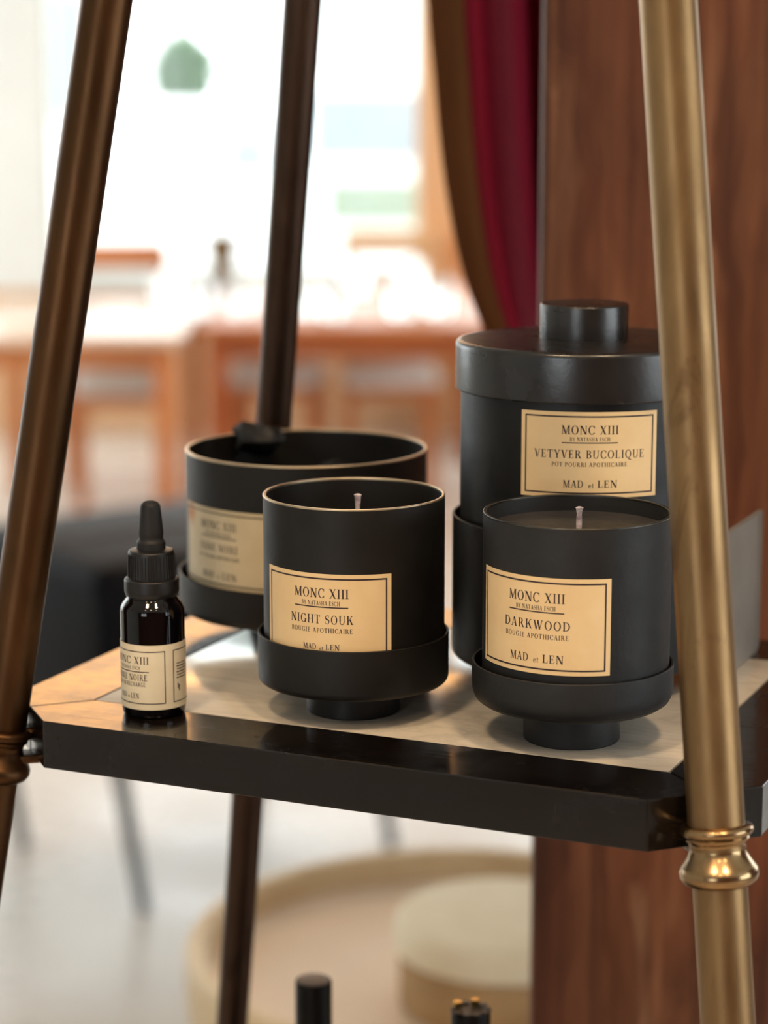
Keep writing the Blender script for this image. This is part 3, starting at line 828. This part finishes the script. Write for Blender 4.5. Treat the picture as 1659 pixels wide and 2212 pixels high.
# ------------------------------------------------------------------ black ottoman
def ottoman():
    e = empty('ottoman', (-.43, 4.62, 0), R(38)); tag(e, 'black leather ottoman on slim grey metal legs behind the dropper bottle', 'ottoman')
    b = box('cushion', (-.35, -.275, .36), (.35, .275, .70), mat_leather, e, .03, 4)
    for z in (.39, .67):
        V = []
        for (x0, y0, x1, y1) in ((-.33, -.279, .33, -.279), (-.33, .279, .33, .279), (-.354, -.255, -.354, .255), (.354, -.255, .354, .255)):
            bar('piping', (x0, y0, z), (x1, y1, z), .006, mat_leather, b, 8)
    bar('seam', (-.30, 0, .701), (.30, 0, .701), .005, mat_seam, b, 8)
    for s in (-1, 1):
        for t in (-1, 1):
            bar('leg', (s * .31 + .045, t * .24 - .03, 0), (s * .31, t * .24, .365), .014, mat_steel, e, 16, .018)
mat_seam = plain('brown_leather_seam', S(70, 44, 34), S(80, 52, 40), .6, 20)
ottoman()

# ------------------------------------------------------------------ dining corner by the window
def chair_proto(wood, pad):
    e = empty('dining_chair', (0, 0, 0))
    box('seat_frame', (-.21, -.20, .41), (.21, .20, .45), wood, e, .008)
    box('seat_pad', (-.20, -.19, .45), (.20, .19, .49), pad, e, .018, 3)
    for s in (-1, 1):
        box('leg', (s * .19 - .02, -.20, 0), (s * .19 + .02, -.16, .41), wood, e, .004)
        box('rear_post', (s * .19 - .02, .17, 0), (s * .19 + .02, .21, .93), wood, e, .004)
        box('stretcher', (s * .19 - .01, -.16, .16), (s * .19 + .01, .17, .19), wood, e, .003)
    box('crest_rail', (-.21, .165, .84), (.21, .215, .95), wood, e, .012)
    box('back_slat', (-.17, .18, .64), (.17, .20, .72), wood, e, .006)
    return e
def place(e, x, y, rz, label, first=[True]):
    e.location = (x, y, 0); e.rotation_euler = (0, 0, rz)
    tag(e, label, 'chair', 'wooden chairs by the window')
pr = chair_proto(mat_orange, mat_pad)
pt = chair_proto(mat_tan, mat_pad)
place(pr, -1.10, 9.32, R(4), 'orange wooden chair at the far side of the pale left table')
place(copy_tree(pr), .54, 10.12, R(-2), 'orange wooden chair by the window, mostly behind the curtain')
place(pt, .02, 10.12, R(0), 'light tan wooden chair by the window, left of the curtain')
def stool(x, y, rz, label, wood):
    e = empty('upholstered_stool', (x, y, 0), rz); tag(e, label, 'stool', 'white padded stools under the tables')
    box('seat_frame', (-.18, -.17, .42), (.18, .17, .46), wood, e, .006)
    box('seat_pad', (-.18, -.17, .46), (.18, .17, .53), mat_pad, e, .025, 3)
    for a in (-1, 1):
        for b in (-1, 1): box('leg', (a * .155 - .018, b * .145 - .018, 0), (a * .155 + .018, b * .145 + .018, .42), wood, e, .003)
stool(-.99, 8.5, .1, 'white padded stool under the pale left table', mat_orange)
stool(-.42, 8.75, -.1, 'white padded stool under the middle table, left of the rear brass leg', mat_orange)
stool(.02, 8.72, .06, 'cream padded stool under the middle table, right of the rear brass leg', mat_orange)

def dining_table(x0, x1, y0, y1, label, topm, legm):
    e = empty('dining_table', ((x0 + x1) / 2, (y0 + y1) / 2, 0)); tag(e, label, 'table', 'dining tables by the window')
    a, b = (x1 - x0) / 2, (y1 - y0) / 2
    box('tabletop', (-a, -b, .715), (a, b, .75), topm, e, .006)
    for s in (-1, 1):
        box('apron', (-a + .05, s * (b - .05) - .012, .63), (a - .05, s * (b - .05) + .012, .715), legm, e, .003)
        for t in (-1, 1):
            box('leg', (s * (a - .06) - .035, t * (b - .06) - .035, 0), (s * (a - .06) + .035, t * (b - .06) + .035, .715), legm, e, .005)
    return e
dining_table(-1.52, -.70, 7.76, 9.0, 'dining table with window reflection in its top colour at the left, behind the front left brass leg', mat_table, mat_orange)
dining_table(-.66, .42, 8.1, 9.7, 'orange dining table in the middle, set with white cups', mat_orange, mat_dorange)

mat_water = M('clear_glass_with_water', (1, 1, 1, 1), .04); mat_water.p.inputs['Transmission Weight'].default_value = 1.0; mat_water.p.inputs['IOR'].default_value = 1.38
mat_water = mat_water.m
def glass_proto():
    e = empty('drinking_tumbler', (0, 0, 0))
    lathe('vessel', fillet([(0, 0), (.044, 0), (.054, .13), (0, .13)], [0, .006, .002, 0]), mat_water, e, 32, 50)
    lathe('coaster', fillet([(0, -.0), (.066, -.0), (.066, -.006), (0, -.006)][::-1], [0, .001, .001, 0]), mat_white, e, 32, 50)
    return e
cp = glass_proto()
spots = [(360, 612, 8.7, 'clear tumbler of water on the pale left table'), (430, 636, 8.45, 'clear tumbler of water at the left corner of the middle table'),
         (515, 640, 8.45, 'clear tumbler of water left of the rear brass leg, below the olive vase'), (662, 640, 8.45, 'clear tumbler of water touching the rear brass leg on its right'),
         (722, 648, 8.35, 'clear tumbler at the middle table front, second right of the rear leg'), (768, 592, 9.3, 'clear tumbler of water far back on the middle table'),
         (888, 596, 9.25, 'clear tumbler of water at the back of the middle table, toward the curtain'), (948, 640, 8.45, 'clear tumbler of water on the middle table nearest the curtain'), (868, 648, 8.4, 'clear tumbler of water at the front of the middle table, second from the curtain')]
for i, (px, py, y, l) in enumerate(spots):
    c_ = cp if i == 0 else copy_tree(cp)
    c_.location = (at(px, py, y).x, y, .7565); tag(c_, l, 'tumbler', 'water tumblers on the dining tables')

def vase():
    p = at(480, 600, 9.3)
    e = lathe('vase', fillet([(0, 0), (.058, 0), (.046, .10), (.050, .15), (.076, .245), (.070, .245), (.044, .15), (.040, .10), (.050, .01), (0, .01)], [0, .006, .03, .03, .002, .002, .03, .03, .004, 0]), mat_olive, None, 40, 50)
    e.location = (p.x, 9.3, .75); tag(e, 'olive brown waisted vase standing on the middle table', 'vase')
vase()

def pendant():
    e = empty('pendant_lamp', (-.45, 6.6, 0)); tag(e, 'long warm glowing linen pendant lamp hung above the dining tables', 'lamp')
    box('lamp_shade', (-.95, -.16, 2.55), (.95, .16, 2.98), mat_shade, e, .02)
    for s in (-1, 1): bar('cord', (s * .6, 0, 2.97), (s * .6, 0, ZH), .006, mat_bulb, e, 8)
pendant()

def downlight(x, y, label):
    e = empty('ceiling_spot', (x, y, 0)); tag(e, label, 'lamp', 'recessed ceiling spots behind the viewer')
    lathe('trim_ring', fillet([(.11, ZH - .001), (.14, ZH - .001), (.14, ZH - .012), (.11, ZH - .012), (.11, ZH - .001)], [0, .002, .004, .002, 0]), mat_frame, e, 40, 50)
    lathe('lamp_lens', [(0, ZH - .006), (.11, ZH - .006), (.11, ZH - .003), (0, ZH - .003)], mat_lens, e, 32, 40)
    l = bpy.data.lights.new('spot_light', 'SPOT'); l.energy = 60; l.color = (1.0, .72, .44); l.spot_size = R(110); l.spot_blend = .8; l.shadow_soft_size = .11
    lo = bpy.data.objects.new('spot_light', l); C.objects.link(lo); lo.parent = e; lo.location = (0, 0, ZH - .13)
mat_lens = emit_mat('warm_lamp_lens', (1.0, .72, .44, 1), 8.0)
for x, y, l in ((-.9, -.9, 'warm ceiling spot behind the viewer, to the left'), (-.1, -.9, 'warm ceiling spot straight behind the viewer'), (.7, -.9, 'warm ceiling spot behind the viewer, to the right'),
                (-.5, .1, 'warm ceiling spot above the viewer, to the left'), (.4, .1, 'warm ceiling spot above the viewer, to the right')):
    downlight(x, y, l)

# ------------------------------------------------------------------ outside
structure(box('ground', (-30, Y1 + .2, -.3), (30, 60, -.05), plain('pale_paving', S(214, 214, 210), S(200, 202, 200), .8, 1)), 'pale paving outside the windows')
def building(x0, x1, y, h, mat, label, wins):
    e = empty('building', ((x0 + x1) / 2, y, 0)); tag(e, label, 'building')
    w = (x1 - x0) / 2; cx = (x0 + x1) / 2
    box('wall', (-w, 0, -.05), (w, 3, h), mat, e)
    box('cornice', (-w - .02, -.12, h), (w + .02, 3.1, h + .2), mat, e)
    for (a, b, z0, z1, pm) in wins:
        f = box('window_frame', (a - cx - .08, -.05, z0 - .08), (b - cx + .08, .02, z1 + .08), mat_frame, e)
        box('pane', (a - cx, -.06, z0), (b - cx, -.04, z1), pm, f)
mat_bwall = plain('white_stucco', S(244, 244, 240), S(236, 238, 236), .9, 2)
pm1 = plain('grey_blue_pane', S(140, 148, 152), S(146, 152, 156), .3, 3); pm2 = plain('pale_green_pane', S(132, 142, 124), S(136, 146, 130), .4, 3)
building(-9, -2.40, 26, 6, mat_bwall, 'white stucco building outside at the left of the window', [(-4.2, -3.3, 1.2, 2.6, pm1)])
building(-1.72, 5, 24, 6, mat_bwall, 'white stucco building outside in the middle of the window', [(-.75, .45, .82, 1.5, pm1), (-1.62, -1.2, .7, 1.2, pm1), (-.6, .4, .15, .6, pm2)])
e_ = empty('garden_wall', (-2.1, 21, 0)); tag(e_, 'low white garden wall outside below the green tree', 'wall')
box('wall', (-.6, 0, -.05), (.6, .25, 1.38), mat_bwall, e_); box('coping', (-.62, -.03, 1.38), (.62, .28, 1.44), mat_bwall, e_)
mat_leaf = plain('green_foliage', (.02, .075, .008, 1), (.035, .11, .014, 1), 1.0, 6, 0.0)
def shrub(x, y, z, s, label):
    rnd = random.Random(int(x * 100) + 5)
    e = empty('shrub', (x, y, 0)); tag(e, label, 'shrub')
    bm = bmesh.new()
    for k in range(700):
        a = rnd.uniform(0, 6.283); b = math.acos(rnd.uniform(-1, 1)); rr = s * rnd.uniform(.6, 1)
        c = Vector((rr * math.sin(b) * math.cos(a), rr * math.sin(b) * math.sin(a), z + 1.2 * rr * math.cos(b)))
        d = Vector((rnd.uniform(-1, 1), rnd.uniform(-1, 1), rnd.uniform(-1, 1))).normalized() * s * .22
        t = d.orthogonal().normalized() * s * .12
        bm.faces.new([bm.verts.new(c - d), bm.verts.new(c + t), bm.verts.new(c + d), bm.verts.new(c - t)])
    lf = from_bm('foliage', bm, mat_leaf, e); lf['kind'] = 'stuff'
    bar('trunk', (0, 0, -.05), (0, 0, z), .05, mat_dorange, e, 10)
shrub(-1.94, 22.5, 1.70, .33, 'rounded green tree outside the window in the gap between buildings')
